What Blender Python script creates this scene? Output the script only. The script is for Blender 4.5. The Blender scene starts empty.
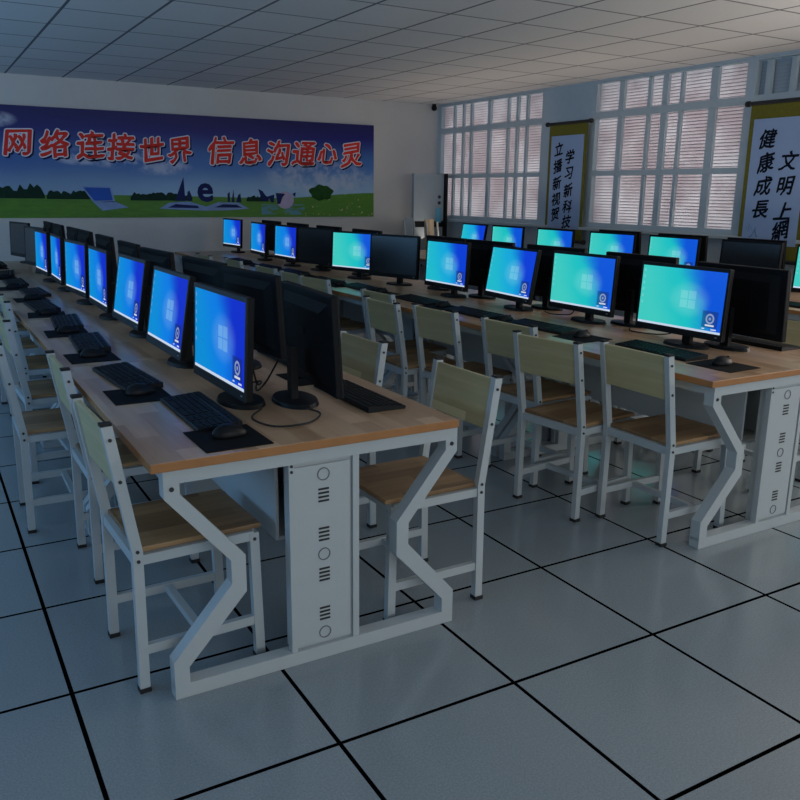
import bpy, bmesh, math, random
from mathutils import Vector, Matrix, Euler
R = math.radians
random.seed(7)
scene = bpy.context.scene
COL = scene.collection

# ------------------------------------------------------------------ helpers
def srgb(r, g, b):
    f = lambda c: c/12.92 if c <= .04045 else ((c+.055)/1.055)**2.4
    return (f(r/255), f(g/255), f(b/255), 1)

class NT:
    """tiny node-tree builder"""
    def __init__(s, name):
        s.m = bpy.data.materials.new(name); s.m.use_nodes = True
        s.t = s.m.node_tree; s.t.nodes.clear()
        s.out = s.t.nodes.new('ShaderNodeOutputMaterial')
    def n(s, typ, **kw):
        nd = s.t.nodes.new(typ)
        for k, v in kw.items():
            if hasattr(nd, k): setattr(nd, k, v)
            else: nd.inputs[k.replace('_', ' ')].default_value = v
        return nd
    def l(s, a, b): s.t.links.new(a, b)
    def put(s, sock, v):
        if hasattr(v, 'is_linked') or isinstance(v, bpy.types.NodeSocket): s.l(v, sock)
        else: sock.default_value = v
    def math(s, op, a, b=0.0, c=None):
        nd = s.n('ShaderNodeMath', operation=op)
        s.put(nd.inputs[0], a); s.put(nd.inputs[1], b)
        if c is not None: s.put(nd.inputs[2], c)
        return nd.outputs[0]
    def mix(s, fac, a, b):
        nd = s.n('ShaderNodeMix', data_type='RGBA')
        s.put(nd.inputs[0], fac); s.put(nd.inputs[6], a); s.put(nd.inputs[7], b)
        return nd.outputs[2]
    def smooth(s, v, lo, hi, a=0.0, b=1.0):
        nd = s.n('ShaderNodeMapRange', interpolation_type='SMOOTHSTEP')
        s.put(nd.inputs[0], v)
        nd.inputs[1].default_value = lo; nd.inputs[2].default_value = hi
        nd.inputs[3].default_value = a; nd.inputs[4].default_value = b
        return nd.outputs[0]
    def rect(s, u, v, x0, x1, y0, y1):
        a = s.math('MULTIPLY', s.math('GREATER_THAN', u, x0), s.math('LESS_THAN', u, x1))
        b = s.math('MULTIPLY', s.math('GREATER_THAN', v, y0), s.math('LESS_THAN', v, y1))
        return s.math('MULTIPLY', a, b)
    def obj(s):
        c = s.n('ShaderNodeTexCoord'); return c.outputs['Object']
    def xyz(s, vec):
        q = s.n('ShaderNodeSeparateXYZ'); s.l(vec, q.inputs[0]); return q.outputs
    def noise(s, vec, scale, detail=3, rough=.5, stretch=None):
        if stretch:
            mp = s.n('ShaderNodeMapping'); mp.inputs['Scale'].default_value = stretch
            s.l(vec, mp.inputs[0]); vec = mp.outputs[0]
        nd = s.n('ShaderNodeTexNoise'); s.l(vec, nd.inputs['Vector'])
        nd.inputs['Scale'].default_value = scale; nd.inputs['Detail'].default_value = detail
        nd.inputs['Roughness'].default_value = rough
        return nd.outputs['Fac']
    def bsdf(s, color, rough=.5, metal=0.0, spec=.5, bump=None, bstr=.1, bdist=.01):
        p = s.n('ShaderNodeBsdfPrincipled')
        s.put(p.inputs['Base Color'], color); s.put(p.inputs['Roughness'], rough)
        p.inputs['Metallic'].default_value = metal
        p.inputs['Specular IOR Level'].default_value = spec
        if bump is not None:
            b = s.n('ShaderNodeBump'); b.inputs['Strength'].default_value = bstr; b.inputs['Distance'].default_value = bdist
            s.l(bump, b.inputs['Height']); s.l(b.outputs[0], p.inputs['Normal'])
        s.l(p.outputs[0], s.out.inputs[0]); return p

def plain(name, col, rough=.5, metal=0., spec=.5, noise=.06, nscale=14):
    t = NT(name); o = t.obj()
    n = t.noise(o, nscale)
    c2 = tuple(c*(1-noise) for c in col[:3])+(1,); c1 = tuple(min(1, c*(1+noise)) for c in col[:3])+(1,)
    t.bsdf(t.mix(n, c2, c1), rough, metal, spec)
    return t.m

M = {}
M['white_metal'] = plain('white_powder_metal', (.48, .53, .555, 1), .42, 0, .5, .03)
M['black_plastic'] = plain('black_plastic', (.005, .006, .008, 1), .45, 0, .25, .15)
M['back_plastic'] = plain('monitor_back_plastic', (.003, .004, .006, 1), .6, 0, .2, .15)
M['rubber'] = plain('black_rubber', (.015, .015, .016, 1), .8)
M['pad'] = plain('mouse_pad_cloth', (.006, .007, .009, 1), .9, 0, .15, .2, 60)
M['key'] = plain('key_plastic', (.007, .008, .010, 1), .6, 0, .2, .1)
M['off_screen'] = plain('dark_glass_screen', (.012, .014, .018, 1), .22, 0, .5, .05)
M['bolt'] = plain('dark_bolt', (.05, .05, .055, 1), .4, .6)
M['vent'] = plain('dark_slot', (.03, .032, .035, 1), .8)
M['ring'] = plain('knockout_edge', (.13, .145, .155, 1), .6)
M['silver'] = plain('silver_plastic', (.45, .46, .48, 1), .35, .4)
M['frame'] = plain('window_frame_paint', (.50, .59, .64, 1), .5, 0, .4, .04)
M['pillar'] = plain('pillar_paint', (.50, .60, .68, 1), .7, 0, .3, .05)
M['wall'] = plain('wall_paint', (.66, .65, .63, 1), .8, 0, .2, .05, 3)
M['skirt'] = plain('skirting_tile', (.18, .17, .17, 1), .4)
M['cabinet'] = plain('cabinet_paint', (.31, .38, .43, 1), .45)
M['bin'] = plain('pale_blue_plastic', (.12, .42, .62, 1), .35)
M['cloth_bag'] = plain('pale_bag_plastic', (.42, .46, .62, 1), .45)
M['olive'] = plain('olive_silk_mount', (.17, .16, .025, 1), .8, 0, .2, .25, 40)
M['paper'] = plain('scroll_paper', (.34, .46, .70, 1), .9, 0, .1, .05, 5)
M['ink'] = plain('black_ink', (.008, .01, .02, 1), .8, 0, .1)
M['seal'] = plain('faded_blue_ink', (.12, .28, .48, 1), .8)
M['roller'] = plain('dark_roller', (.015, .016, .02, 1), .5)
M['red'] = plain('banner_red', srgb(235, 58, 48), .6, 0, .2, .1, 30)
M['ban_white'] = plain('banner_white', srgb(240, 235, 245), .6, 0, .2)
M['ban_shadow'] = plain('banner_dark_blue', srgb(14, 22, 70), .6, 0, .2)
M['ban_navy'] = plain('banner_navy', srgb(22, 36, 92), .6, 0, .2)
M['ban_page'] = plain('banner_page', srgb(135, 160, 205), .6, 0, .2, .25, 9)
M['ban_laptop'] = plain('banner_laptop_screen', srgb(44, 92, 185), .6, 0, .2, .3, 7)
M['ban_tree'] = plain('banner_tree', srgb(38, 84, 34), .7, 0, .2, .5, 25)
M['ban_hedge'] = plain('banner_hedge', srgb(18, 50, 38), .7, 0, .2, .5, 25)
M['ban_pink'] = plain('banner_pale_pink', srgb(190, 175, 205), .7, 0, .2, .2)
M['closed_blind'] = plain('closed_blind', (.40, .48, .55, 1), .7, 0, .2, .05)

def wood(name, c1, c2, axis, rough=.42):
    t = NT(name); o = t.obj()
    st = [3., 3., 3.]; st[axis] = .22
    n = t.noise(o, 9, 5, .6, tuple(st))
    x = t.xyz(o)
    # butcher-block strips across the board
    other = 1 if axis == 0 else 0
    strip = t.math('FLOOR', t.math('MULTIPLY', x[other], 14.0))
    lng = t.math('FLOOR', t.math('ADD', t.math('MULTIPLY', x[axis], 2.2), t.math('MULTIPLY', strip, .37)))
    cb = t.n('ShaderNodeCombineXYZ'); t.l(strip, cb.inputs[0]); t.l(lng, cb.inputs[1])
    wn = t.n('ShaderNodeTexWhiteNoise'); t.l(cb.outputs[0], wn.inputs['Vector'])
    f = t.math('ADD', t.math('MULTIPLY', n, .65), t.math('MULTIPLY', wn.outputs['Value'], .45))
    cr = t.smooth(f, .22, .82)
    t.bsdf(t.mix(cr, c1, c2), rough, 0, .4, n, .05, .004)
    return t.m
M['desk_wood'] = wood('desk_wood', (.42, .25, .14, 1), (.66, .44, .28, 1), 1, .28)
M['desk_edge'] = plain('desk_wood_edge', (.40, .18, .065, 1), .45, 0, .4, .15, 20)
M['seat_wood'] = wood('seat_wood', (.20, .115, .055, 1), (.40, .245, .12, 1), 0)
M['back_wood'] = wood('back_wood', (.50, .43, .23, 1), (.80, .70, .43, 1), 1)
M['pale_wood'] = wood('pale_wood', (.42, .33, .22, 1), (.62, .52, .38, 1), 1)

# floor: raised anti-static tiles
t = NT('antistatic_tile_floor'); o = t.obj(); x = t.xyz(o)
def line(t, c, period, off, w):
    f = t.math('FRACT', t.math('DIVIDE', t.math('SUBTRACT', c, off - w/2), period))
    return t.math('LESS_THAN', f, w/period)
ln = t.math('MAXIMUM', line(t, x[0], .6, 0, .013), line(t, x[1], .6, 0, .013))
sp = t.noise(o, 170, 5, .8); big = t.noise(o, 2.2, 4)
cb = t.n('ShaderNodeCombineXYZ')
t.l(t.math('FLOOR', t.math('DIVIDE', x[0], .6)), cb.inputs[0]); t.l(t.math('FLOOR', t.math('DIVIDE', x[1], .6)), cb.inputs[1])
wn = t.n('ShaderNodeTexWhiteNoise'); t.l(cb.outputs[0], wn.inputs['Vector'])
base = t.mix(t.smooth(sp, .30, .70), (.205, .250, .278, 1), (.325, .378, .408, 1))
base = t.mix(t.math('MULTIPLY', wn.outputs['Value'], .22), base, (.22, .24, .26, 1))
base = t.mix(ln, base, (.0015, .0015, .002, 1))
rg = t.math('ADD', t.math('MULTIPLY', big, .22), .045)
rg = t.math('MAXIMUM', rg, t.math('MULTIPLY', ln, .8))
p_ = t.bsdf(base, rg, 0, .5, t.math('MULTIPLY', big, 1.0), .06, .01)
t.l(t.math('MULTIPLY', t.math('SUBTRACT', 1.0, ln), .5), p_.inputs['Specular IOR Level'])
M['floor'] = t.m

t = NT('suspended_ceiling_tiles'); o = t.obj(); x = t.xyz(o)
la = line(t, x[0], .585, .21, .022); lb = t.math('MULTIPLY', line(t, x[1], .655, 4.75, .022), .85)
n = t.noise(o, 40, 4, .7)
cb = t.n('ShaderNodeCombineXYZ')
t.l(t.math('FLOOR', t.math('DIVIDE', t.math('SUBTRACT', x[0], .21), .585)), cb.inputs[0])
t.l(t.math('FLOOR', t.math('DIVIDE', t.math('SUBTRACT', x[1], 4.75), .655)), cb.inputs[1])
wn = t.n('ShaderNodeTexWhiteNoise'); t.l(cb.outputs[0], wn.inputs['Vector'])
base = t.mix(n, (.68, .68, .68, 1), (.80, .80, .79, 1))
base = t.mix(t.math('MULTIPLY', wn.outputs['Value'], .35), base, (.56, .58, .59, 1))
base = t.mix(t.math('MULTIPLY', t.math('MAXIMUM', la, lb), .9), base, (.08, .09, .11, 1))
t.bsdf(base, .75, 0, .25)
M['ceiling'] = t.m

# far wall: tiled pale paint
t = NT('far_wall_paint'); o = t.obj(); x = t.xyz(o)
n = t.noise(o, 2.2, 5, .6); n2 = t.noise(o, 30, 3)
base = t.mix(n, (.60, .59, .57, 1), (.72, .70, .68, 1))
base = t.mix(t.math('MULTIPLY', n2, .15), base, (.52, .52, .52, 1))
t.bsdf(base, .7, 0, .25)
M['far_wall'] = t.m

# lit desktop wallpaper on a display
def screen_mat(name, left, mid, right, strength):
    t = NT(name)
    uvn = t.n('ShaderNodeTexCoord'); x = t.xyz(uvn.outputs['UV']); u, v = x[0], x[1]
    nz = t.noise(uvn.outputs['UV'], 2.5, 2)
    uu = t.math('ADD', u, t.math('MULTIPLY', t.math('SUBTRACT', nz, .5), .25))
    # diagonal light beam: the dark part grows towards the upper right
    d = t.math('ADD', uu, t.math('MULTIPLY', t.math('SUBTRACT', v, .5), .22))
    c = t.mix(t.smooth(d, .05, .55), left, mid)
    c = t.mix(t.smooth(d, .52, .86), c, right)
    # glow around the four-pane emblem
    du = t.math('MULTIPLY', t.math('SUBTRACT', u, .60), 3.2); dv = t.math('MULTIPLY', t.math('SUBTRACT', v, .5), 2.6)
    r2 = t.math('ADD', t.math('MULTIPLY', du, du), t.math('MULTIPLY', dv, dv))
    glow = t.smooth(r2, 0, .75, .2, 0)
    pale = tuple(min(1., .25 + c_*1.0) for c_ in left[:3]) + (1,)
    c = t.mix(glow, c, pale)
    pane = t.math('MAXIMUM', t.rect(u, v, .50, .585, .36, .495), t.rect(u, v, .595, .68, .355, .495))
    pane = t.math('MAXIMUM', pane, t.rect(u, v, .50, .585, .51, .645))
    pane = t.math('MAXIMUM', pane, t.rect(u, v, .595, .68, .51, .65))
    c = t.mix(t.math('MULTIPLY', pane, .20), c, (.45, .85, .9, 1))
    # clock / gauge widget at the lower right
    wid = t.rect(u, v, .78, .955, .09, .36)
    c = t.mix(t.math('MULTIPLY', wid, .55), c, (.01, .02, .07, 1))
    a = t.math('MULTIPLY', t.math('SUBTRACT', u, .868), 1.77); b = t.math('SUBTRACT', v, .235)
    rr = t.math('SQRT', t.math('ADD', t.math('MULTIPLY', a, a), t.math('MULTIPLY', b, b)))
    ring = t.math('MULTIPLY', t.math('GREATER_THAN', rr, .055), t.math('LESS_THAN', rr, .085))
    c = t.mix(t.math('MULTIPLY', ring, .4), c, (.6, .7, .75, 1))
    hub = t.math('LESS_THAN', rr, .026)
    c = t.mix(t.math('MULTIPLY', hub, .35), c, (.6, .7, .75, 1))
    pill = t.math('MAXIMUM', t.rect(u, v, .82, .92, .112, .14), t.math('MAXIMUM', t.rect(u, v, .785, .82, .06, .075), t.rect(u, v, .89, .95, .055, .075)))
    c = t.mix(t.math('MULTIPLY', pill, .8), c, (.75, .8, .85, 1))
    # desktop icons and taskbar
    ic = t.math('MULTIPLY', t.rect(u, v, .018, .038, .3, .95), t.math('LESS_THAN', t.math('FRACT', t.math('MULTIPLY', v, 9.0)), .5))
    c = t.mix(t.math('MULTIPLY', ic, .15), c, (.7, .8, .85, 1))
    c = t.mix(t.math('LESS_THAN', v, .036), c, (.55, .66, .82, 1))
    e = t.n('ShaderNodeEmission'); t.l(c, e.inputs[0]); e.inputs[1].default_value = strength
    g = t.n('ShaderNodeBsdfGlossy'); g.inputs['Roughness'].default_value = .25; g.inputs['Color'].default_value = (.02, .02, .02, 1)
    ad = t.n('ShaderNodeAddShader'); t.l(e.outputs[0], ad.inputs[0]); t.l(g.outputs[0], ad.inputs[1])
    t.l(ad.outputs[0], t.out.inputs[0])
    return t.m
M['scr_azure'] = screen_mat('azure_desktop_screen', (.004, .26, .66, 1), (.004, .20, .76, 1), (.006, .03, .58, 1), 1.0)
M['scr_cyan'] = screen_mat('cyan_desktop_screen', (.015, .48, .60, 1), (.008, .38, .70, 1), (.004, .05, .66, 1), 1.0)
M['scr_teal'] = screen_mat('teal_desktop_screen', (.05, .58, .52, 1), (.012, .52, .54, 1), (.004, .09, .68, 1), 1.0)

# blinds let daylight through
t = NT('backlit_louvre'); o = t.obj()
n = t.noise(o, 2.0, 4, .6, (1, 1, 1.2))
col = t.mix(t.smooth(n, .36, .64), (.66, .60, .62, 1), (.80, .77, .79, 1))
df = t.n('ShaderNodeBsdfDiffuse'); tr = t.n('ShaderNodeBsdfTranslucent')
t.l(col, df.inputs[0]); t.l(col, tr.inputs[0])
mx = t.n('ShaderNodeMixShader'); mx.inputs[0].default_value = .8
t.l(df.outputs[0], mx.inputs[1]); t.l(tr.outputs[0], mx.inputs[2]); t.l(mx.outputs[0], t.out.inputs[0])
M['louvre'] = t.m
M['slat_edge'] = plain('louvre_edge', (.40, .39, .42, 1), .6, 0, .2)  # grey standing in for the shade along each slat
t = NT('window_glass')
tp = t.n('ShaderNodeBsdfTransparent'); gl = t.n('ShaderNodeBsdfGlossy'); gl.inputs['Roughness'].default_value = .05
tp.inputs[0].default_value = (.93, .97, .97, 1)
mx = t.n('ShaderNodeMixShader'); mx.inputs[0].default_value = .06
t.l(tp.outputs[0], mx.inputs[1]); t.l(gl.outputs[0], mx.inputs[2]); t.l(mx.outputs[0], t.out.inputs[0])
M['glass'] = t.m

# banner print: night-blue sky to pale horizon over grass, with clouds
t = NT('banner_print'); o = t.obj(); x = t.xyz(o)      # object space: x 0..4.9, z 0..1.2
zz = t.math('ADD', x[2], t.math('MULTIPLY', t.math('SUBTRACT', t.noise(o, 1.1, 2), .5), .12))
c = t.mix(t.smooth(zz, .28, .66), srgb(158, 196, 228), srgb(74, 128, 200))
c = t.mix(t.smooth(zz, .62, 1.04), c, srgb(28, 32, 132))
c = t.mix(t.smooth(x[2], .92, 1.22, 0, .6), c, srgb(14, 14, 70))
c = t.mix(t.smooth(x[0], 3.0, .2, 0, .35), c, srgb(16, 50, 110))
def cloud(c, cx, cz, rx, rz, amt):
    a = t.math('DIVIDE', t.math('SUBTRACT', x[0], cx), rx); b = t.math('DIVIDE', t.math('SUBTRACT', x[2], cz), rz)
    r = t.math('ADD', t.math('MULTIPLY', a, a), t.math('MULTIPLY', b, b))
    n = t.noise(o, 6, 5, .65)
    m = t.math('MULTIPLY', t.smooth(r, 1.0, .15), t.smooth(n, .36, .62))
    return t.mix(t.math('MULTIPLY', m, amt), c, srgb(205, 212, 232))
c = cloud(c, .20, 1.06, .26, .10, .75); c = cloud(c, 1.45, .72, .55, .17, .85)
c = cloud(c, 2.0, .60, .40, .12, .7); c = cloud(c, 4.1, .50, .95, .26, .65); c = cloud(c, 1.05, .66, .3, .08, .7)
gz = t.math('ADD', .245, t.math('ADD', t.math('MULTIPLY', t.math('SINE', t.math('MULTIPLY', x[0], 1.1)), .015), t.smooth(x[0], 3.3, 4.9, 0, .085)))
grass = t.math('LESS_THAN', x[2], gz)
gn = t.noise(o, 4, 5, .7, (1, 1, 6))
gc = t.mix(gn, srgb(28, 88, 26), srgb(98, 160, 42))
gc = t.mix(t.smooth(x[0], 1.2, 4.6, 0, .5), gc, srgb(100, 150, 60))
fl = t.noise(o, 26, 2); gc = t.mix(t.math('MULTIPLY', t.math('GREATER_THAN', fl, .68), t.smooth(x[0], 3.2, 4.2)), gc, srgb(205, 200, 150))
c = t.mix(grass, c, gc)
wl = t.math('MULTIPLY', t.rect(x[0], x[2], 3.25, 3.85, .03, .16), t.smooth(t.noise(o, 5, 3, .5, (1, 1, 4)), .4, .6))
c = t.mix(t.math('MULTIPLY', wl, .8), c, srgb(96, 150, 190))
t.bsdf(c, .45, 0, .35)
M['banner'] = t.m

# -------------------------------------------------------------- mesh helpers
def newbm(): return bmesh.new()
def box(bm, c, s, rot=None, mi=0, bev=0.0):
    """axis box centre c, size s, optional rotation matrix"""
    vs = []
    for dx in (-.5, .5):
        for dy in (-.5, .5):
            for dz in (-.5, .5):
                v = Vector((dx*s[0], dy*s[1], dz*s[2]))
                if rot: v = rot @ v
                vs.append(bm.verts.new(v + Vector(c)))
    idx = [(0, 1, 3, 2), (4, 6, 7, 5), (0, 4, 5, 1), (2, 3, 7, 6), (0, 2, 6, 4), (1, 5, 7, 3)]
    fs = [bm.faces.new([vs[i] for i in f]) for f in idx]
    for f in fs: f.material_index = mi
    if bev > 0:
        es = list({e for f in fs for e in f.edges})
        r = bmesh.ops.bevel(bm, geom=es, offset=bev, segments=2, affect='EDGES', profile=.5)
        for f in r['faces']: f.material_index = mi
def bar(bm, a, b, w, d, up=(0, 0, 1), mi=0, bev=0.0):
    """rectangular tube from a to b"""
    a = Vector(a); b = Vector(b); z = (b-a); L = z.length; z.normalize()
    u = Vector(up)
    if abs(z.dot(u)) > .98: u = Vector((1, 0, 0))
    xx = u.cross(z).normalized(); yy = z.cross(xx)
    m = Matrix((xx, yy, z)).transposed()
    box(bm, (a+b)/2, (w, d, L), m, mi, bev)
def prism(bm, poly, axis, lo, hi, mi=0):
    """extrude a 2-D polygon along axis (0,1,2)"""
    def P(p, h):
        q = [0, 0, 0]; o = [i for i in range(3) if i != axis]
        q[o[0]], q[o[1]], q[axis] = p[0], p[1], h
        return q
    a = [bm.verts.new(P(p, lo)) for p in poly]; b = [bm.verts.new(P(p, hi)) for p in poly]
    n = len(poly); fs = [bm.faces.new(a), bm.faces.new(b[::-1])]
    for i in range(n): fs.append(bm.faces.new([a[i], b[i], b[(i+1) % n], a[(i+1) % n]]))
    for f in fs: f.material_index = mi
    return fs
def cyl(bm, c, r, h, axis=2, n=20, r2=None, mi=0, sx=1, sy=1):
    r2 = r if r2 is None else r2
    ra = []; rb = []
    for i in range(n):
        a = 2*math.pi*i/n
        for ring, rad, hh in ((ra, r, -h/2), (rb, r2, h/2)):
            p = [math.cos(a)*rad*sx, math.sin(a)*rad*sy, hh]
            if axis == 0: p = [p[2], p[0], p[1]]
            elif axis == 1: p = [p[0], p[2], p[1]]
            ring.append(bm.verts.new(Vector(p)+Vector(c)))
    fs = [bm.faces.new(ra), bm.faces.new(rb[::-1])]
    for i in range(n): fs.append(bm.faces.new([ra[i], rb[i], rb[(i+1) % n], ra[(i+1) % n]]))
    for f in fs: f.material_index = mi
def tube(bm, pts, r, n=7):
    pts = [Vector(p) for p in pts]; rings = []
    for i, p in enumerate(pts):
        d = (pts[min(i+1, len(pts)-1)] - pts[max(i-1, 0)]).normalized()
        u = Vector((0, 0, 1)) if abs(d.z) < .9 else Vector((1, 0, 0))
        a = d.cross(u).normalized(); b = d.cross(a)
        rings.append([bm.verts.new(p + a*math.cos(2*math.pi*k/n)*r + b*math.sin(2*math.pi*k/n)*r) for k in range(n)])
    for i in range(len(rings)-1):
        for k in range(n):
            bm.faces.new([rings[i][k], rings[i][(k+1) % n], rings[i+1][(k+1) % n], rings[i+1][k]])
    bm.faces.new(rings[0]); bm.faces.new(rings[-1][::-1])
def catmull(ps, k=8):
    ps = [Vector(p) for p in ps]; out = []
    for i in range(len(ps)-1):
        p0 = ps[max(i-1, 0)]; p1 = ps[i]; p2 = ps[i+1]; p3 = ps[min(i+2, len(ps)-1)]
        for j in range(k):
            s = j/k
            out.append(.5*((2*p1)+(p2-p0)*s+(2*p0-5*p1+4*p2-p3)*s*s+(3*p1-p0-3*p2+p3)*s**3))
    out.append(ps[-1]); return out
def obj(name, bm, mats, parent=None, smooth=False):
    bmesh.ops.recalc_face_normals(bm, faces=bm.faces)
    me = bpy.data.meshes.new(name); bm.to_mesh(me); bm.free()
    for m in (mats if isinstance(mats, (list, tuple)) else [mats]): me.materials.append(m)
    if smooth:
        for p in me.polygons: p.use_smooth = True
    o = bpy.data.objects.new(name, me); COL.objects.link(o)
    if parent: o.parent = parent
    return o
def thing(name, label, cat, loc=(0, 0, 0), rz=0, group=None):
    o = bpy.data.objects.new(name, None); COL.objects.link(o)
    o.empty_display_size = .1
    o.location = loc; o.rotation_euler = (0, 0, rz); o['label'] = label; o['category'] = cat
    if group: o['group'] = group
    return o
def tag(o, label, cat, group=None):
    o['label'] = label; o['category'] = cat
    if group: o['group'] = group
    return o
def struct(o): o['kind'] = 'structure'; return o
def dup(root, label, loc, rz=0, group=None):
    def cp(o, par):
        c = o.copy(); COL.objects.link(c)
        if par: c.parent = par
        for ch in o.children: cp(ch, c)
        return c
    r = cp(root, None); r.location = loc; r.rotation_euler = (0, 0, rz); r['label'] = label
    if group: r['group'] = group
    return r
class Maker:
    """first call moves the prototype, later calls copy it"""
    def __init__(s, proto): s.p = proto; s.used = False
    def __call__(s, label, loc, rz=0, group=None):
        if not s.used:
            s.used = True; o = s.p
            o.location = loc; o.rotation_euler = (0, 0, rz); o['label'] = label
            if group: o['group'] = group
            return o
        return dup(s.p, label, loc, rz, group)

# ------------------------------------------------------------------- setting
XR, YF, H = 5.79, 8.66, 2.68          # window wall, far wall, ceiling height
XL, YB = -3.4, -5.2
b = newbm(); box(b, ((XL+XR)/2, (YB+YF)/2, -.05), (XR-XL+.6, YF-YB+.6, .1)); struct(obj('floor', b, M['floor']))
b = newbm(); box(b, ((XL+XR)/2, (YB+YF)/2, H+.05), (XR-XL+.6, YF-YB+.6, .1)); struct(obj('ceiling', b, M['ceiling']))
b = newbm(); box(b, ((XL+XR)/2, YF+.12, H/2), (XR-XL+.5, .24, H)); struct(obj('wall_far', b, M['far_wall']))
b = newbm(); box(b, (XL-.12, (YB+YF)/2, H/2), (.24, YF-YB, H)); struct(obj('wall_left', b, M['wall']))
b = newbm(); box(b, ((XL+XR)/2, YB-.12, H/2), (XR-XL+.5, .24, H)); struct(obj('wall_back', b, M['wall']))
# window wall: sill wall, lintel and pillars around the openings
WIN = [(6.33, 8.60), (3.485, 5.47), (.9, 3.445), (-1.6, .5)]
ZB, ZT = 1.12, 2.668
b = newbm()
box(b, (XR+.12, (YB+YF)/2, ZB/2), (.24, YF-YB, ZB))
box(b, (XR+.12, (YB+YF)/2, (ZT+H)/2), (.24, YF-YB, H-ZT))
ys = [YF] + [v for w in WIN for v in (w[1], w[0])] + [YB]
for i in range(0, len(ys), 2):
    box(b, (XR+.12, (ys[i]+ys[i+1])/2, (ZB+ZT)/2), (.24, ys[i]-ys[i+1], ZT-ZB))
struct(obj('wall_right', b, M['pillar']))
b = newbm(); box(b, ((XL+XR)/2, YF-.008, .05), (XR-XL-.02, .016, .10)); struct(obj('baseboard_far', b, M['skirt']))
b = newbm(); box(b, (XR-.008, (YB+YF)/2-.02, .05), (.016, YF-YB-.06, .10)); struct(obj('baseboard_right', b, M['skirt']))
b = newbm(); box(b, (XR-.03, (YB+YF)/2-.02, ZB-.02), (.10, YF-YB-.06, .035), None, 0, .006); struct(obj('trim_1', b, M['frame']))
b = newbm(); box(b, (XR-.012, (YB+YF)/2-.02, H-.008), (.016, YF-YB-.06, .014)); struct(obj('trim_2', b, M['pillar']))

MULL = [  # (y, width) per window
    [(8.27, .04), (8.05, .035), (7.86, .04), (7.45, .062), (7.05, .034), (6.86, .042), (6.67, .036)],
    [(5.08, .07), (4.69, .04), (4.48, .07), (4.27, .036), (3.88, .085)],
    [(3.30, .055), (3.06, .05), (2.72, .09), (2.3, .05), (1.9, .09), (1.4, .05)],
    [(.1, .07), (-.4, .09), (-.9, .05)]]
for wi, ((y0, y1), mu) in enumerate(zip(WIN, MULL)):
    w = bpy.data.objects.new('window_%d' % (wi+1), None); COL.objects.link(w); struct(w)
    w.location = (XR, (y0+y1)/2, ZB); yc = (y0+y1)/2; L = y1-y0; hz = ZT-ZB
    b = newbm()
    for yy in (-L/2+.015, L/2-.015): box(b, (.03, yy, hz/2), (.06, .03, hz))
    for zz, hh in ((.025, .05), (.585, .055), (1.195, .07), (hz-.012, .024)): box(b, (.03, 0, zz), (.058, L, hh))
    obj('window_frame', b, M['frame'], w)
    for (my, mw) in mu:
        b = newbm(); box(b, (.032, my-yc, hz/2), (.034, mw, hz-.06)); obj('mullion', b, M['frame'], w)
    b = newbm(); box(b, (.20, 0, hz/2), (.006, L, hz)); obj('pane', b, M['glass'], w)
    b = newbm()
    n = int(hz/.031)
    tilt = Euler((0, R(72 if wi < 2 else 80), 0)).to_matrix()
    for k in range(n):
        box(b, (.07, 0, .02+k*.031), (.0335, L-.02, .0016), tilt)
        box(b, (.068, 0, .02+k*.031-.0135), (.003, L-.02, .0062), None, 1)  # thin darker strip paints the shadow line between slats
    obj('louvre_blind', b, [M['louvre'] if wi < 2 else M['closed_blind'], M['slat_edge']], w)

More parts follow.
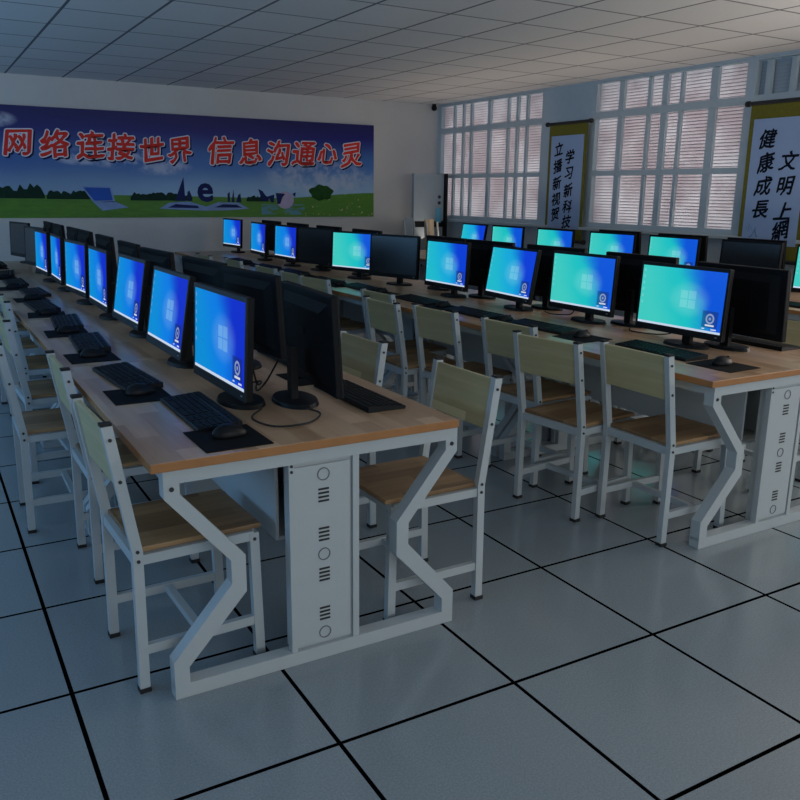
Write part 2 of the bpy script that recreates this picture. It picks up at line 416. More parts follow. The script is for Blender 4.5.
# ------------------------------------------------------------------- banner
BX0, BX1, BZ0, BZ1 = -.15, 4.745, 1.145, 2.355
ban = thing('wall_banner', 'wide blue printed banner with red slogan mounted on the far wall', 'banner', (BX0, YF-.012, BZ0))
b = newbm(); box(b, ((BX1-BX0)/2, 0, (BZ1-BZ0)/2), (BX1-BX0, .02, BZ1-BZ0)); obj('print', b, M['banner'], ban)
def text_mesh(s, size, shear=0.0):
    cu = bpy.data.curves.new('lettering', 'FONT'); cu.body = s; cu.size = size; cu.shear = shear
    cu.align_x = 'CENTER'; cu.align_y = 'CENTER'; cu.resolution_u = 3
    o = bpy.data.objects.new('lettering', cu); COL.objects.link(o)
    bpy.context.view_layer.update()
    dg = bpy.context.evaluated_depsgraph_get()
    me = bpy.data.meshes.new_from_object(o.evaluated_get(dg))
    bpy.data.objects.remove(o); return me
def lettering(name, chars, size, mat, parent, basis, bold=0., shear=0., brush=1.5, step=.00004):
    """chars: (char, x, y, scale) in a plane; strokes are thickened by stacked displaced copies; one mesh"""
    bm = newbm()
    for ch, cx, cy, sc in chars:
        me = text_mesh(ch, size*sc, shear)
        xs = [v.co.x for v in me.vertices]; ysv = [v.co.y for v in me.vertices]
        mx, my = (min(xs)+max(xs))/2, (min(ysv)+max(ysv))/2
        offs = [(0, 0)] if bold == 0 else [(0, 0)]+[(bold*math.cos(a*math.pi/6), bold*math.sin(a*math.pi/6)) for a in range(12)]
        for q, (ox, oy) in enumerate(offs):
            tmp = bmesh.new(); tmp.from_mesh(me)
            rot_ = R(brush*((sum(map(ord, ch)) % 7)-2)); ca, sa = math.cos(rot_), math.sin(rot_); w_ = .016*size*min(brush, 1)
            for v in tmp.verts:
                gx, gy = v.co.x-mx, v.co.y-my
                gx += w_*math.sin(gy*26/size+cx*9)+.8*w_*math.sin(gx*17/size); gy += w_*math.sin(gx*23/size+cy*7)+brush*.05*gx
                v.co = basis(ca*gx-sa*gy+cx+ox, sa*gx+ca*gy+cy+oy, q*step)
            me2 = bpy.data.meshes.new('t'); tmp.to_mesh(me2); tmp.free(); bm.from_mesh(me2)
            bpy.data.meshes.remove(me2)
        bpy.data.meshes.remove(me)
    me = bpy.data.meshes.new(name); bm.to_mesh(me); bm.free(); me.materials.append(mat)
    o = bpy.data.objects.new(name, me); COL.objects.link(o); o.parent = parent
    return o
slog = []
pA = [.27, .65, 1.03, 1.38, 1.74, 2.07]; pB = [2.59, 2.96, 3.35, 3.70, 4.04, 4.39]
for i, ch in enumerate('网络连接世界'): slog.append((ch, pA[i]-BX0, (1.965, 1.965, 1.96, 1.955, 1.94, 1.94)[i]-BZ0, (.98, 1, 1, 1, .95, .98)[i]))
for i, ch in enumerate('信息沟通心灵'): slog.append((ch, pB[i]-BX0, (1.955, 1.955, 1.945, 1.955, 1.965, 1.955)[i]-BZ0, (1.08, 1, 1.05, 1.05, .92, 1.05)[i]))
for nm, off, dx, dz, out, mt in (('letter_shadow', .018, .018, -.018, -.0110, 'ban_shadow'), ('letter_outline', .020, 0, 0, -.0125, 'ban_white'), ('lettering', .0075, 0, 0, -.0142, 'red')):
    for part in (slog[:6], slog[6:]): lettering(nm, [(c, a+dx, z+dz, s) for c, a, z, s in part], .315, M[mt], ban, lambda a, z, o, out=out: Vector((a, out-o, z)), off, .10)
def flat(name, polys, mat, out, parent=ban):
    bm = newbm()
    for p in polys: prism(bm, [(x_-BX0, z_-BZ0) for x_, z_ in p], 1, -out-.0006, -.009)
    return obj(name, bm, M[mat], parent)
rnd = random.Random(3)
def bumpy(x0, x1, z0, amp, n):
    top = [(x0+(x1-x0)*i/n, z0+amp*(.35+.65*rnd.random())*(1 if 0 < i < n else .1)) for i in range(n+1)]
    return [(x0, z0-.03)] + top + [(x1, z0-.03)]
flat('hedge', [bumpy(.0, .5, 1.39, .14, 14), bumpy(.52, 1.1, 1.385, .075, 22), bumpy(1.45, 2.2, 1.375, .07, 30), bumpy(2.9, 3.2, 1.37, .05, 14)], 'ban_hedge', .0112)
blob = [(3.95+.17*math.cos(a)*(1+.12*math.sin(5*a)), 1.46+.10*math.sin(a)*(1+.1*math.cos(7*a))) for a in [k*math.pi/16 for k in range(32)]]
flat('printed_tree', [blob, [(3.94, 1.36), (3.965, 1.36), (3.96, 1.42), (3.945, 1.42)]], 'ban_tree', .0113)
# open laptop
flat('printed_laptop', [[(1.02, 1.325), (1.26, 1.335), (1.42, 1.265), (1.12, 1.225)], [(.90, 1.505), (1.24, 1.50), (1.27, 1.325), (1.02, 1.325)]], 'ban_page', .0114)
flat('printed_laptop_screen', [[(.925, 1.49), (1.22, 1.487), (1.245, 1.345), (1.035, 1.34)]], 'ban_laptop', .0122)
# open books below the letter
flat('printed_book', [[(1.790, 1.25), (1.910, 1.32), (2.160, 1.335), (2.370, 1.275), (2.370, 1.225), (2.110, 1.235)], [(2.370, 1.275), (2.530, 1.33), (2.790, 1.325), (2.930, 1.25), (2.660, 1.23), (2.370, 1.225)]], 'ban_page', .0114)
flat('printed_book_text', [[(1.890, 1.262), (1.990, 1.305), (2.260, 1.285), (2.280, 1.255)], [(2.470, 1.265), (2.590, 1.305), (2.760, 1.30), (2.840, 1.262)]], 'ban_navy', .0122)
for sp_ in [[(1.980, 1.34), (2.110, 1.34), (2.100, 1.63)], [(2.140, 1.34), (2.180, 1.34), (2.170, 1.47), (2.140, 1.45)], [(2.650, 1.33), (2.680, 1.33), (2.680, 1.46), (2.650, 1.43)], [(2.700, 1.33), (2.740, 1.33), (2.730, 1.49)], [(2.760, 1.33), (2.830, 1.33), (2.820, 1.44), (2.790, 1.42)]]: flat('printed_spire', [sp_], 'ban_navy', .0116)
lettering('printed_letter', [('e', 2.365-BX0, 1.445-BZ0, 1.0)], .44, M['ban_navy'], ban, lambda a, z, o: Vector((a, -.0122-o, z)), .012, 0, 0)
flat('printed_globe', [[(3.43+.12*math.cos(a), 1.36+.11*math.sin(a)) for a in [k*math.pi/12 for k in range(24)]]], 'ban_pink', .0113)
flat('printed_figures', [[(3.060, 1.50), (3.120, 1.47), (3.170, 1.40), (3.280, 1.43), (3.270, 1.33), (3.230, 1.33), (3.210, 1.38), (3.150, 1.34), (3.110, 1.35)], [(3.300, 1.45), (3.430, 1.44), (3.390, 1.39), (3.360, 1.31), (3.320, 1.31)], [(3.530, 1.44), (3.580, 1.46), (3.570, 1.40)]], 'ban_navy', .0122)

# ----------------------------------------------------------- hanging scrolls
def scroll(label, y0, y1, ztop, zbot, cols, size, marks):
    W = y1-y0; Hh = ztop-zbot; X = XR-.075
    s = thing('hanging_scroll', label, 'scroll', (X, (y0+y1)/2, zbot), 0, 'calligraphy scrolls on the window wall')
    b = newbm(); box(b, (0, 0, Hh/2), (.006, W-.06, Hh)); obj('silk_mount', b, M['olive'], s)
    b = newbm(); box(b, (-.0045, 0, Hh/2+.0), (.003, W-.15, Hh-.27)); obj('paper', b, M['paper'], s)
    b = newbm(); cyl(b, (0, 0, Hh), .018, W, 1, 14); cyl(b, (0, -W/2-.012, Hh), .026, .03, 1, 14); cyl(b, (0, W/2+.012, Hh), .026, .03, 1, 14)
    obj('roller', b, M['roller'], s)
    b = newbm(); cyl(b, (0, 0, 0), .018, W, 1, 14); cyl(b, (0, -W/2-.012, 0), .026, .03, 1, 14); cyl(b, (0, W/2+.012, 0), .026, .03, 1, 14)
    obj('roller', b, M['roller'], s)
    ym = (y0+y1)/2
    lettering('calligraphy', [(c, -(yy-ym), z_-zbot, 1) for c, yy, z_ in cols], size, M['ink'], s, lambda a, z, o: Vector((-.0072-o, -a, z)), .0042, .15, 2.0)
    if marks:
        lettering('signature', [(c, -(yy-ym), z_-zbot, sc) for c, yy, z_, sc in marks], size, M['seal'], s, lambda a, z, o: Vector((-.0072-o, -a, z)), 0, .1)
    return s
scroll('narrower olive and white calligraphy scroll hanging between the two bright windows', 5.44, 6.14, 2.26, .95,
       [(c, 5.93, z_) for c, z_ in zip('立播新视贺', (1.98, 1.79, 1.60, 1.42, 1.25))] + [(c, 5.73, z_) for c, z_ in zip('学习新科技', (1.89, 1.71, 1.52, 1.34, 1.17))], .152, [])
scroll('larger calligraphy scroll with blue-white paper hanging at the right edge of the photo', 2.70, 3.40, 2.27, .92,
       [(c, 3.16, z_) for c, z_ in zip('健康成長', (1.965, 1.765, 1.565, 1.365))] + [(c, 2.935, z_) for c, z_ in zip('文明上網', (1.775, 1.565, 1.355, 1.19))], .168,
       [('人', 3.20, 1.16, .62), ('小', 3.26, 1.20, .4)])

# --------------------------------------------------------------- wall items
cab = thing('wall_cabinet', 'flat grey-blue metal cabinet with dark side edge in the far window corner', 'cabinet', (5.40, 8.26, 0), 0)
b = newbm(); box(b, (0, .012, .865), (.50, .024, 1.73), None, 0, .004); obj('body', b, M['cabinet'], cab)
b = newbm(); box(b, (.267, .0, .865), (.034, .12, 1.735)); obj('side_panel', b, M['black_plastic'], cab)
b = newbm(); box(b, (0, -.01, 1.415), (.49, .02, .63), None, 0, .004); dr = obj('door', b, M['cabinet'], cab)
for zz in (1.42, 1.34):
    b = newbm(); cyl(b, (.17, -.024, zz), .022, .012, 1, 14); obj('latch', b, M['vent'], dr)
b = newbm(); box(b, (.16, -.022, 1.17), (.085, .006, .20)); obj('notice', b, M['bin'], dr)
b = newbm(); box(b, (0, -.005, 1.05), (.50, .012, .08)); obj('dark_gap', b, M['black_plastic'], cab)
cam = thing('ceiling_camera', 'small black security camera in the far ceiling corner', 'camera', (5.66, 8.56, 2.66))
b = newbm(); cyl(b, (0, 0, 0), .03, .03, 2, 16); obj('base', b, M['black_plastic'], cam)
b = newbm(); bmesh.ops.create_uvsphere(b, u_segments=16, v_segments=10, radius=.04)
for v in b.verts: v.co.z -= .035
obj('dome', b, M['black_plastic'], cam, True)

# --------------------------------------------------------------------- desks
ZD = .745
def make_desk(L):
    """double-sided computer desk: local x across (centre 0), y 0..L along"""
    d = thing('computer_desk', '', 'desk', group='double-sided computer desks in rows')
    b = newbm(); box(b, (-.020, L/2-.005, ZD-.014), (1.012, L-.003, .028), None, 0, .003)
    for f in b.faces:
        if abs(f.normal.z) < .5: f.material_index = 1
    obj('desktop', b, [M['desk_wood'], M['desk_edge']], d)
    hw = .49
    for ye, s in ((.012, 1), (L-.012, -1)):
        y0, y1 = sorted((ye, ye+s*.05))
        for sx in (-1, 1):
            P = [(hw, .675), (hw, .632), (.305, .408), (.305, .332), (hw, .122), (hw, .035),
                 (hw-.045, .035), (hw-.045, .098), (.26, .300), (.26, .418), (hw-.045, .640), (hw-.045, .675)]
            P = [(sx*p[0], p[1]) for p in P]
            b = newbm(); prism(b, P, 1, y0, y1)
            cyl(b, (sx*(hw-.022), ye-s*.001, .66), .007, .004, 1, 10, mi=1)
            lg = obj('zigzag_leg', b, [M['white_metal'], M['bolt']], d)
            b = newbm(); cyl(b, (sx*(hw-.06), ye+s*.025, .006), .022, .012, 2, 14); obj('glide', b, M['rubber'], lg)
        b = newbm(); box(b, (0, (y0+y1)/2, .697), (2*hw, .05, .045)); obj('top_rail', b, M['white_metal'], d)
        b = newbm(); box(b, (0, (y0+y1)/2, .0235), (2*hw, .05, .045)); obj('foot_rail', b, M['white_metal'], d)
        b = newbm()
        cy = ye+s*.041
        box(b, (.003, cy, .36), (.222, .05, .628), None, 0, .003)
        box(b, (-.106, ye+s*.02, .36), (.018, .03, .628)); box(b, (.112, ye+s*.02, .36), (.022, .03, .628))
        box(b, (-.004, ye+s*.0085, .36), (.19, .004, .60), None, 0, .001)
        colm = obj('cable_column', b, M['white_metal'], d)
        yf = ye+s*.006
        for zz in (.56, .43, .293, .157):
            b = newbm()
            for k in range(4): box(b, (0, yf, zz+.0195-k*.013), (.036, .003, .006))
            obj('vent_slots', b, M['vent'], colm)
        for zz in (.628, .362, .09):
            b = newbm()
            for k in range(20):
                a0, a1 = 2*math.pi*k/20, 2*math.pi*(k+1)/20
                pts = [(math.cos(a0)*.021, math.sin(a0)*.021+zz), (math.cos(a1)*.021, math.sin(a1)*.021+zz), (math.cos(a1)*.018, math.sin(a1)*.018+zz), (math.cos(a0)*.018, math.sin(a0)*.018+zz)]
                prism(b, pts, 1, min(yf-.0015, yf+.0015), max(yf-.0015, yf+.0015))
            obj('knockout_ring', b, M['ring'], colm)
        for zz in (.668, .65):
            b = newbm(); cyl(b, (-.106, yf, zz), .005, .006, 1, 8); obj('screw', b, M['bolt'], colm)
    for sx in (-1, 1):
        b = newbm(); box(b, (sx*(hw-.03), L/2, .697), (.05, L-.13, .045)); obj('side_rail', b, M['white_metal'], d)
    b = newbm()
    for sx in (-1, 1): box(b, (sx*.105, L/2, .545), (.012, L-.29, .33), None, 0, .002)
    box(b, (0, L/2, .385), (.2, L-.29, .012))
    tr = obj('cable_trunk', b, M['white_metal'], d)
    for sx in (-1, 1):
        for yy in (.33, .85, 1.2):
            if yy > L-.15: continue
            b = newbm(); cyl(b, (sx*.111, yy, .60), .016, .004, 0, 14); obj('cable_hole', b, M['vent'], tr)
    return d
D = Maker(make_desk(1.45))
Y0 = .402
XC = [.153, 2.397, 4.68]
ordn = ['nearest', 'second', 'third', 'fourth', 'fifth', 'sixth', 'seventh', 'eighth', 'ninth', 'tenth', 'eleventh']
rowname = ['left', 'middle', 'window-side']
for r, n in ((0, 5), (1, 5), (2, 5)):
    for k in range(n):
        where = 'nearest the camera' if k == 0 else ordn[k]+' from the camera'
        D('white-framed wooden computer desk, %s in the %s desk row' % (where, rowname[r]), (XC[r], Y0+1.45*k, 0))
o = make_desk(.72); o.location = (XC[1], Y0+1.45*5+.004, 0)
o['label'] = 'short end desk of the middle row, farthest from camera near banner'

# -------------------------------------------------------------------- chairs
def make_chair():
    """faces +x; rear legs at x=-.2"""
    c = thing('classroom_chair', '', 'chair', group='wooden chairs with white metal frames at the desks')
    hw = .187; t_ = .03
    for sy in (-1, 1):
        y = sy*hw
        b = newbm()
        prism(b, [(-.205, .012), (-.175, .012), (-.170, .452), (-.230, .842), (-.260, .838), (-.200, .45)], 1, y-.013, y+.013)
        for zz, xx in ((.80, -.239), (.675, -.220), (.455, -.186), (.425, -.185)):
            cyl(b, (xx, y+sy*.0145, zz), .0055, .004, 1, 8, mi=1)
        lg = obj('rear_leg', b, [M['white_metal'], M['bolt']], c)
        b = newbm(); box(b, (-.19, y, .007), (.034, .034, .014)); obj('foot_cap', b, M['rubber'], lg)
        b = newbm(); box(b, (-.2465, y, .844), (.032, .028, .008)); obj('end_cap', b, M['rubber'], lg)
        b = newbm(); bar(b, (.185, y*.97, .012), (.175, y*.97, .435), t_, .026, (0, 1, 0))
        cyl(b, (.175, y*.97+sy*.0145, .415), .0055, .004, 1, 8, mi=1)
        lg = obj('front_leg', b, [M['white_metal'], M['bolt']], c)
        b = newbm(); box(b, (.185, y*.97, .007), (.034, .034, .014)); obj('foot_cap', b, M['rubber'], lg)
    b = newbm()
    for sy in (-1, 1): bar(b, (-.17, sy*hw*.985, .425), (.175, sy*hw*.97, .425), .022, .03)
    box(b, (-.185, 0, .425), (.024, 2*hw-.02, .034)); box(b, (.172, 0, .425), (.022, 2*hw-.03, .03))
    obj('seat_frame', b, M['white_metal'], c)
    b = newbm()
    for sy in (-1, 1): bar(b, (-.178, sy*hw*.985, .135), (.172, sy*hw*.97, .135), .02, .03)
    box(b, (.0, 0, .135), (.024, 2*hw-.02, .024))
    obj('stretcher', b, M['white_metal'], c)
    b = newbm(); box(b, (.012, 0, .4505), (.385, .36, .017), None, 0, .004); obj('seat', b, M['seat_wood'], c)
    b = newbm(); rot = Euler((0, -math.atan2(.06, .40), 0)).to_matrix()
    box(b, (-.2305, 0, .742), (.016, 2*hw-.027, .185), rot, 0, .003); obj('backrest', b, M['back_wood'], c)
    return c
CH = Maker(make_chair())
def chair(label, xrear, y, rz=0):
    """xrear: where the rear legs stand; rz=0 faces +x, pi faces -x"""
    CH(label, (xrear+.19*math.cos(rz), y+.19*math.sin(rz), 0), rz)
# aisle on the left of the left row
for k, (xr, y, a) in enumerate([(-.412, .70, 2), (-.385, 1.51, 0), (-.545, 2.15, -1), (-.46, 2.82, 2), (-.38, 3.58, 0), (-.42, 4.3, 3), (-.44, 5.1, -2), (-.40, 5.75, 0), (-.42, 6.6, 0)]):
    chair('wooden chair on left aisle, %s, facing the left desk row' % ('closest to camera' if k == 0 else ordn[k]+' from the camera'), xr, y, R(a))
# aisle between left and middle rows, backs to the middle
for k, (xr, y, a) in enumerate([(.815, .70, 181), (.79, 1.49, 182)]):
    chair('wooden chair on right side of the left desk row, %s' % ('nearest the camera' if k == 0 else ordn[k]+' from the camera'), xr, y, R(a))
# facing the middle row
for k, (xr, y, a) in enumerate([(1.80, .71, 0), (1.635, 1.10, 7), (1.77, 1.56, 4), (1.70, 2.15, 4), (1.60, 2.585, 0), (1.80, 3.01, 2), (1.80, 4.02, 8), (1.80, 4.46, 2), (1.80, 5.02, 3), (1.80, 5.86, 2), (1.72, 6.52, 2)]):
    chair('pale wooden chair facing the middle row screens, %s' % ('nearest the camera' if k == 0 else ordn[k]+' from the camera'), xr, y, R(a))
# right side of middle row, peeping out at the frame edge
chair('wooden chair peeping in at right edge behind the middle desk', 3.10, .95, R(180))
chair('wooden chair behind the monitors on right side of middle row', 3.10, 1.55, R(180))

# ------------------------------------------------------------------ monitors
def make_monitor(lit, tilt=3.0):
    """screen faces +x; origin on the desk under the pole"""
    m = thing('computer_monitor', '', 'monitor', group='desktop monitors on the computer desks')
    b = newbm(); cyl(b, (-.01, 0, .007), 1.0, .014, 2, 32, .94, 0, .078, .13); obj('base', b, M['black_plastic'], m)
    b = newbm(); prism(b, [(-.03, -.024), (-.005, -.024), (-.005, .024), (-.03, .024)], 2, .012, .20); obj('stand', b, M['black_plastic'], m)
    T = R(tilt); rot = Euler((0, -T, 0)).to_matrix()
    def P(dx, y, dz): return rot @ Vector((dx, y, dz)) + Vector((.06, 0, .24))
    def tbox(b, c, s, bev=0): box(b, P(*c), s, rot, 0, bev)
    b = newbm(); tbox(b, (-.012, 0, -.008), (.022, .535, .338), .004)
    # bulged rear shell
    a_ = [P(-.022, y, z) for y, z in ((-.235, -.15), (.235, -.15), (.235, .135), (-.235, .135))]
    c_ = [P(-.040, y, z) for y, z in ((-.19, -.13), (.19, -.13), (.19, .10), (-.19, .10))]
    va = [b.verts.new(p) for p in a_]; vc = [b.verts.new(p) for p in c_]
    b.faces.new(vc)
    for i in range(4): b.faces.new([va[i], va[(i+1) % 4], vc[(i+1) % 4], vc[i]])
    hs = obj('housing', b, M['back_plastic'], m)
    b = newbm(); tbox(b, (-.041, 0, .02), (.003, .06, .022)); obj('badge', b, M['silver'] if lit == 'x' else M['key'], hs)
    # bezel strips around the display
    b = newbm()
    tbox(b, (.001, 0, .1525), (.006, .535, .016)); tbox(b, (.001, 0, -.1605), (.006, .535, .032))
    tbox(b, (.001, -.2612, 0), (.006, .0125, .29)); tbox(b, (.001, .2612, 0), (.006, .0125, .29))
    obj('bezel', b, M['black_plastic'], m)
    b = newbm(); vs = [b.verts.new(P(.0025, y, z)) for y, z in ((-.255, -.1445), (.255, -.1445), (.255, .1445), (-.255, .1445))]
    f = b.faces.new(vs); uv = b.loops.layers.uv.new('UVMap')
    # seen from the front (+x), +y is on the right
    for lp, q in zip(f.loops, ((0, 0), (1, 0), (1, 1), (0, 1))): lp[uv].uv = q
    me = bpy.data.meshes.new('screen'); b.to_mesh(me); b.free(); me.materials.append(M[lit])
    so = bpy.data.objects.new('screen', me); COL.objects.link(so); so.parent = m
    b = newbm(); tbox(b, (.0045, .235, -.16), (.002, .012, .004)); obj('power_light', b, M['silver'], m)
    return m
MON = {k: Maker(make_monitor(k)) for k in ('scr_azure', 'scr_cyan', 'scr_teal', 'off_screen')}
for k in ('scr_azure', 'scr_cyan'): MON[k+'_lean'] = Maker(make_monitor(k, 9.5))
def monitor(label, xs, y, yaw, kind):
    """xs,y: where the screen centre is; yaw: direction the screen faces"""
    return MON[kind](label, (xs-.06*math.cos(yaw), y-.06*math.sin(yaw), ZD), yaw)
def place(k): return 'first' if k == 0 else ordn[k]
LM = [(.012, .955, 181, 1), (.035, 1.71, 180.5, 1), (.055, 2.52, 181, 1), (.035, 3.21, 180, 1), (.03, 3.93, 184, 1), (.03, 4.75, 179, 1), (.02, 5.45, 182, 1), (.06, 6.20, 190, 0), (.06, 7.35, 192, 0)]
for k, (x_, y, a, on) in enumerate(LM):
    monitor(('glowing blue monitor' if on else 'switched-off black monitor') + ', %s from camera on left side of left row' % place(k), x_, y, R(a), ('scr_azure_lean' if k in (1, 2) else 'scr_azure') if on else 'off_screen')
RM = [(.325, .87, -5), (.37, 1.58, 5), (.37, 2.22, 4), (.33, 2.98, 4), (.34, 3.70, 0), (.36, 4.57, 0), (.37, 5.39, 0), (.37, 5.96, 0), (.36, 6.72, 0), (.36, 7.36, 0)]
for k, (x_, y, a) in enumerate(RM):
    monitor('black monitor seen from behind, %s from camera on left row right side' % place(k), x_, y, R(a), 'off_screen')
DM = [(2.36, 1.03, 181, 'scr_teal'), (2.47, 1.86, 180, 'scr_teal'), (2.43, 2.48, 175, 'scr_cyan_lean'), (2.42, 3.22, 180, 'scr_cyan'), (2.46, 4.05, 196, 'off_screen'), (2.39, 4.62, 197, 'scr_teal'), (2.40, 5.45, 192, 'off_screen'), (2.35, 6.03, 181, 'scr_azure'), (2.36, 6.82, 176, 'scr_azure'), (2.48, 8.02, 184, 'scr_azure')]
for k, (x_, y, a, kd) in enumerate(DM):
    monitor(('lit blue-green monitor' if kd != 'off_screen' else 'switched-off dark monitor') + ', %s from camera facing left in middle row' % place(k), x_, y, R(a), kd)
DR = [(2.64, .90, -2), (2.74, 1.66, 0), (2.76, 2.42, 3), (2.72, 3.09, 2), (2.72, 3.66, 0), (2.70, 4.93, 0), (2.71, 5.75, 0), (2.70, 6.5, 0), (2.72, 7.30, 0)]
for k, (x_, y, a) in enumerate(DR):
    monitor('dark monitor back, %s from camera on right side of middle row' % place(k), x_, y, R(a), 'off_screen')
TM = [(4.62, 1.72, 184, 'scr_teal'), (4.66, 2.42, 180, 'off_screen'), (4.64, 3.16, 180, 'scr_teal'), (4.62, 3.86, 184, 'scr_teal'), (4.60, 4.62, 180, 'scr_teal'), (4.58, 5.36, 180, 'scr_teal'), (4.60, 6.02, 174, 'scr_cyan_lean')]
for k, (x_, y, a, kd) in enumerate(TM):
    monitor(('lit cyan monitor' if kd != 'off_screen' else 'dark switched-off monitor') + ', %s from camera in the window-side row' % place(k), x_, y, R(a), kd)
TR = [(5.0, 2.62, 0), (5.0, 3.37, 0), (5.0, 4.13, 0)]
for k, (x_, y, a) in enumerate(TR):
    monitor('black monitor back beside windows, %s from camera in window-side row' % place(k), x_, y, R(a), 'off_screen')

# -------------------------------------------------------- keyboards and mice
def make_keyboard():
    k = thing('keyboard', '', 'keyboard', group='black keyboards on the computer desks')   # long along y, user at -x
    b = newbm(); prism(b, [(-.072, .0), (.072, .0), (.072, .020), (.066, .022), (-.07, .012), (-.074, .007)], 1, -.225, .225)
    obj('case', b, M['black_plastic'], k)
    sl = math.atan2(.010, .136); rot = Euler((0, -sl, 0)).to_matrix()
    for nm, c0, c1 in (('letter_keys', 0, 14), ('navigation_keys', 15, 18), ('number_keys', 18, 22)):
        b = newbm()
        for r_ in range(6):
            xk = -.056+r_*.0205 + (.006 if r_ == 5 else 0)
            for c_ in range(c0, c1):
                yk = .209-c_*.0198 - (0 if c_ < 14 else -.008 if c_ < 18 else 0)
                if r_ == 0 and 3 <= c_ <= 8:
                    if c_ == 5: box(b, (xk, yk-.01, .0165+xk*.073), (.016, .105, .007), rot)
                    continue
                box(b, (xk, yk, .0165+xk*.073), (.016, .0160, .007), rot)
        obj(nm, b, M['key'], k)
    return k
KB = Maker(make_keyboard())
def make_mouse():
    m = thing('computer_mouse', '', 'mouse', group='black mice on the mouse pads')   # front towards +x
    b = newbm(); bmesh.ops.create_uvsphere(b, u_segments=16, v_segments=10, radius=1)
    for v in b.verts:
        x_, y_, z_ = v.co
        v.co = Vector((x_*.056, y_*.031*(1-.12*x_), max(z_, -.15)*.034*(1-.18*x_) + .0052))
    obj('shell', b, M['black_plastic'], m, True)
    b = newbm(); cyl(b, (.030, 0, .030), .007, .006, 1, 12); obj('scroll_wheel', b, M['key'], m)
    return m
MS = Maker(make_mouse())
def make_pad():
    b = newbm(); box(b, (0, 0, .0015), (.205, .235, .003), None, 0, .001)
    return tag(obj('mouse_pad', b, M['pad']), '', 'mouse pad', 'black mouse pads on the computer desks')
PD = Maker(make_pad())
rk = random.Random(11)
def station(row, side, k, kx, ky, px, py, rz, jit=4, mouse=True):
    a = rz + R(rk.uniform(-jit, jit))
    desc = '%s from camera on %s side of %s desk row' % (place(k), side, row)
    KB('black keyboard, '+desc, (kx, ky, ZD), a)
    if mouse:
        PD('black mouse pad, '+desc, (px, py, ZD), rz + R(rk.uniform(-jit, jit)))
        MS('black mouse, '+desc, (px+.01*math.cos(rz), py+.01, ZD+.003), a)
# left row, left side: user sits at -x
station('left', 'left', 0, -.095, .865, -.105, .545, 0, 2)
station('left', 'left', 1, -.19, 1.52, -.215, 1.215, 0, 5)
for k, y in enumerate((2.42, 3.14, 3.88, 4.65, 5.4, 6.2, 7.2)):
    station('left', 'left', k+2, -.18+rk.uniform(-.03, .03), y-.05, -.235+rk.uniform(-.02, .02), y-.40, 0, 6)
# left row, right side: user at +x
station('left', 'right', 0, .48, .83, .46, 1.20, math.pi, 1)
station('left', 'right', 1, .54, 1.60, .55, 1.96, math.pi, 4, False)
# middle row, left side
station('middle', 'left', 0, 2.17, .96, 2.175, .60, 0, 2)
for k, (x_, y) in enumerate(((2.13, 1.78), (2.10, 2.40), (2.12, 3.10), (2.12, 3.95), (2.08, 4.55), (2.12, 5.35), (2.10, 5.95), (2.10, 6.75))):
    station('middle', 'left', k+1, x_, y, x_-.02, y-.345, 0, 3)
# middle row, right side
station('middle', 'right', 0, 2.80, .93, 2.78, 1.27, math.pi, 3, False)
# window row, left side
station('window-side', 'left', 0, 4.33, 1.72, 4.33, 1.34, 0, 3, False)

# -------------------------------------------------------------------- cables
def cable(label, pts, r=.0035):
    b = newbm(); tube(b, catmull(pts), r)
    return tag(obj('monitor_cable', b, M['rubber'], None, True), label, 'cable', 'black cables between the monitors')
z0 = ZD+.008
cable('thin black cable curling across the near end of the left desk', [(.10, .80, z0), (.03, .70, z0), (.06, .575, z0), (.17, .565, z0), (.25, .65, z0), (.24, .735, z0)])
cable('black cable hanging from the nearest rear-facing monitor, looping to the desk', [(.215, .92, ZD+.15), (.195, .99, ZD+.06), (.185, 1.06, z0), (.20, 1.12, z0), (.24, 1.2, z0)])
cable('black cable drooping behind the nearest blue screen of left desk', [(.12, .95, ZD+.16), (.16, 1.0, ZD+.05), (.20, 1.07, ZD+.04), (.17, 1.2, z0), (.22, 1.33, z0)])
cable('second drooping black cable behind the nearest blue screen', [(.12, 1.02, ZD+.15), (.135, 1.10, ZD+.05), (.15, 1.18, z0), (.12, 1.27, z0), (.17, 1.36, z0)])
cable('black cable on the near middle desk behind its front monitor', [(2.48, 1.1, ZD+.16), (2.52, 1.18, ZD+.05), (2.54, 1.3, z0), (2.48, 1.45, z0), (2.57, 1.55, z0)])
cable('black cable lying between second and third middle-row monitors', [(2.55, 1.95, ZD+.15), (2.57, 2.03, ZD+.03), (2.55, 2.10, z0+.002), (2.52, 2.18, z0), (2.56, 2.28, z0)])

# two spare boards / folded stands at the far end by the cabinet
def folded(label, loc, rz, wmat, w, h, lean):
    f = thing('display_stand', label, 'stand', loc, rz, 'small folded stands near the corner cabinet')
    b = newbm(); rot = Euler((lean, 0, 0)).to_matrix()
    box(b, (0, 0, h/2), (w, .02, h), rot, 0, .003); obj('board', b, wmat, f)
    for sx in (-1, 1):
        b = newbm(); bar(b, (sx*w*.55+.10, -.05, 0), (sx*w*.62, -.03, h*.97), .025, .02); obj('leg', b, M['white_metal'], f)
    return f

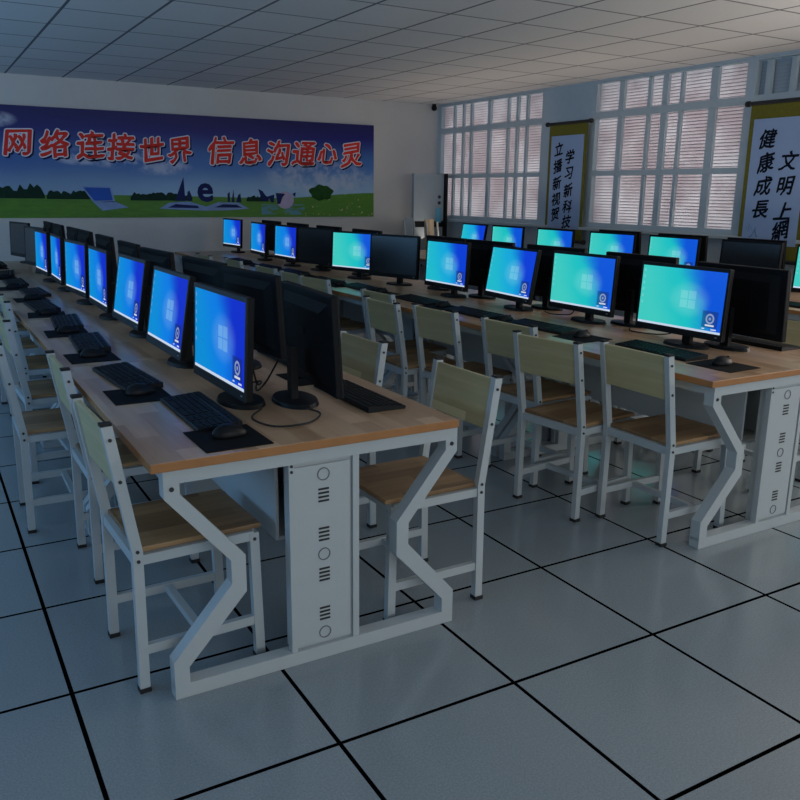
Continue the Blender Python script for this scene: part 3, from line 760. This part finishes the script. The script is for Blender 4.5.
folded('dark narrow board leaning on white post, left of pair by cabinet', (4.83, 7.84, 0), R(-8), M['cabinet'], .11, 1.16, R(4))
folded('pale beige board with white legs, right of pair by the cabinet', (5.18, 7.84, 0), R(6), M['pale_wood'], .15, 1.13, R(-3))

# --------------------------------------------------------------------- light
def area(name, loc, rot, sx, sy, energy, col):
    l = bpy.data.lights.new(name, 'AREA'); l.shape = 'RECTANGLE'; l.size = sx; l.size_y = sy
    l.energy = energy; l.color = col
    o = bpy.data.objects.new(name, l); COL.objects.link(o); o.location = loc; o.rotation_euler = rot
    return o
area('left_window_light', (XL+.1, 3.7, 1.4), (0, R(-130), 0), 1.3, 9, 122, (.24, .57, 1.0))
area('back_window_light', (1.5, YB+.1, 1.7), (R(97), 0, 0), 7, 1.4, 74, (.90, .97, 1.0))
area('right_window_light', (XR-.25, -.2, 1.5), (0, R(120), 0), 1.3, 3.0, 78, (1.0, .9, .8))  # added lamp out of view, warms the right-hand ceiling
u = area('window_sill_uplight', (XR-.45, 5.4, .86), (0, R(160), 0), .12, 6.0, 10, (1.0, .84, .70)); u.data.spread = R(120)  # added lamp, no real fixture: lifts the ceiling beside the windows
w = bpy.data.worlds.new('overcast_sky'); scene.world = w; w.use_nodes = True
bg = w.node_tree.nodes['Background']; bg.inputs[0].default_value = (1, .93, .92, 1); bg.inputs[1].default_value = 1.65

# -------------------------------------------------------------------- camera
yaw, pitch, roll = .5272, .2450, .0118
f = Vector((math.sin(yaw)*math.cos(pitch), math.cos(yaw)*math.cos(pitch), -math.sin(pitch)))
r0 = Vector((math.cos(yaw), -math.sin(yaw), 0)); u0 = r0.cross(f)
rx = r0*math.cos(roll)+u0*math.sin(roll); ux = u0*math.cos(roll)-r0*math.sin(roll)
cd = bpy.data.cameras.new('camera'); cd.sensor_width = 36; cd.lens = 828.8/800*36; cd.clip_start = .05
co = bpy.data.objects.new('camera', cd); COL.objects.link(co)
co.matrix_world = Matrix((rx, ux, -f)).transposed().to_4x4()
co.location = (-.8635, -1.7895, 1.4704)
scene.camera = co
scene.view_settings.view_transform = 'Standard'
scene.view_settings.exposure = 0
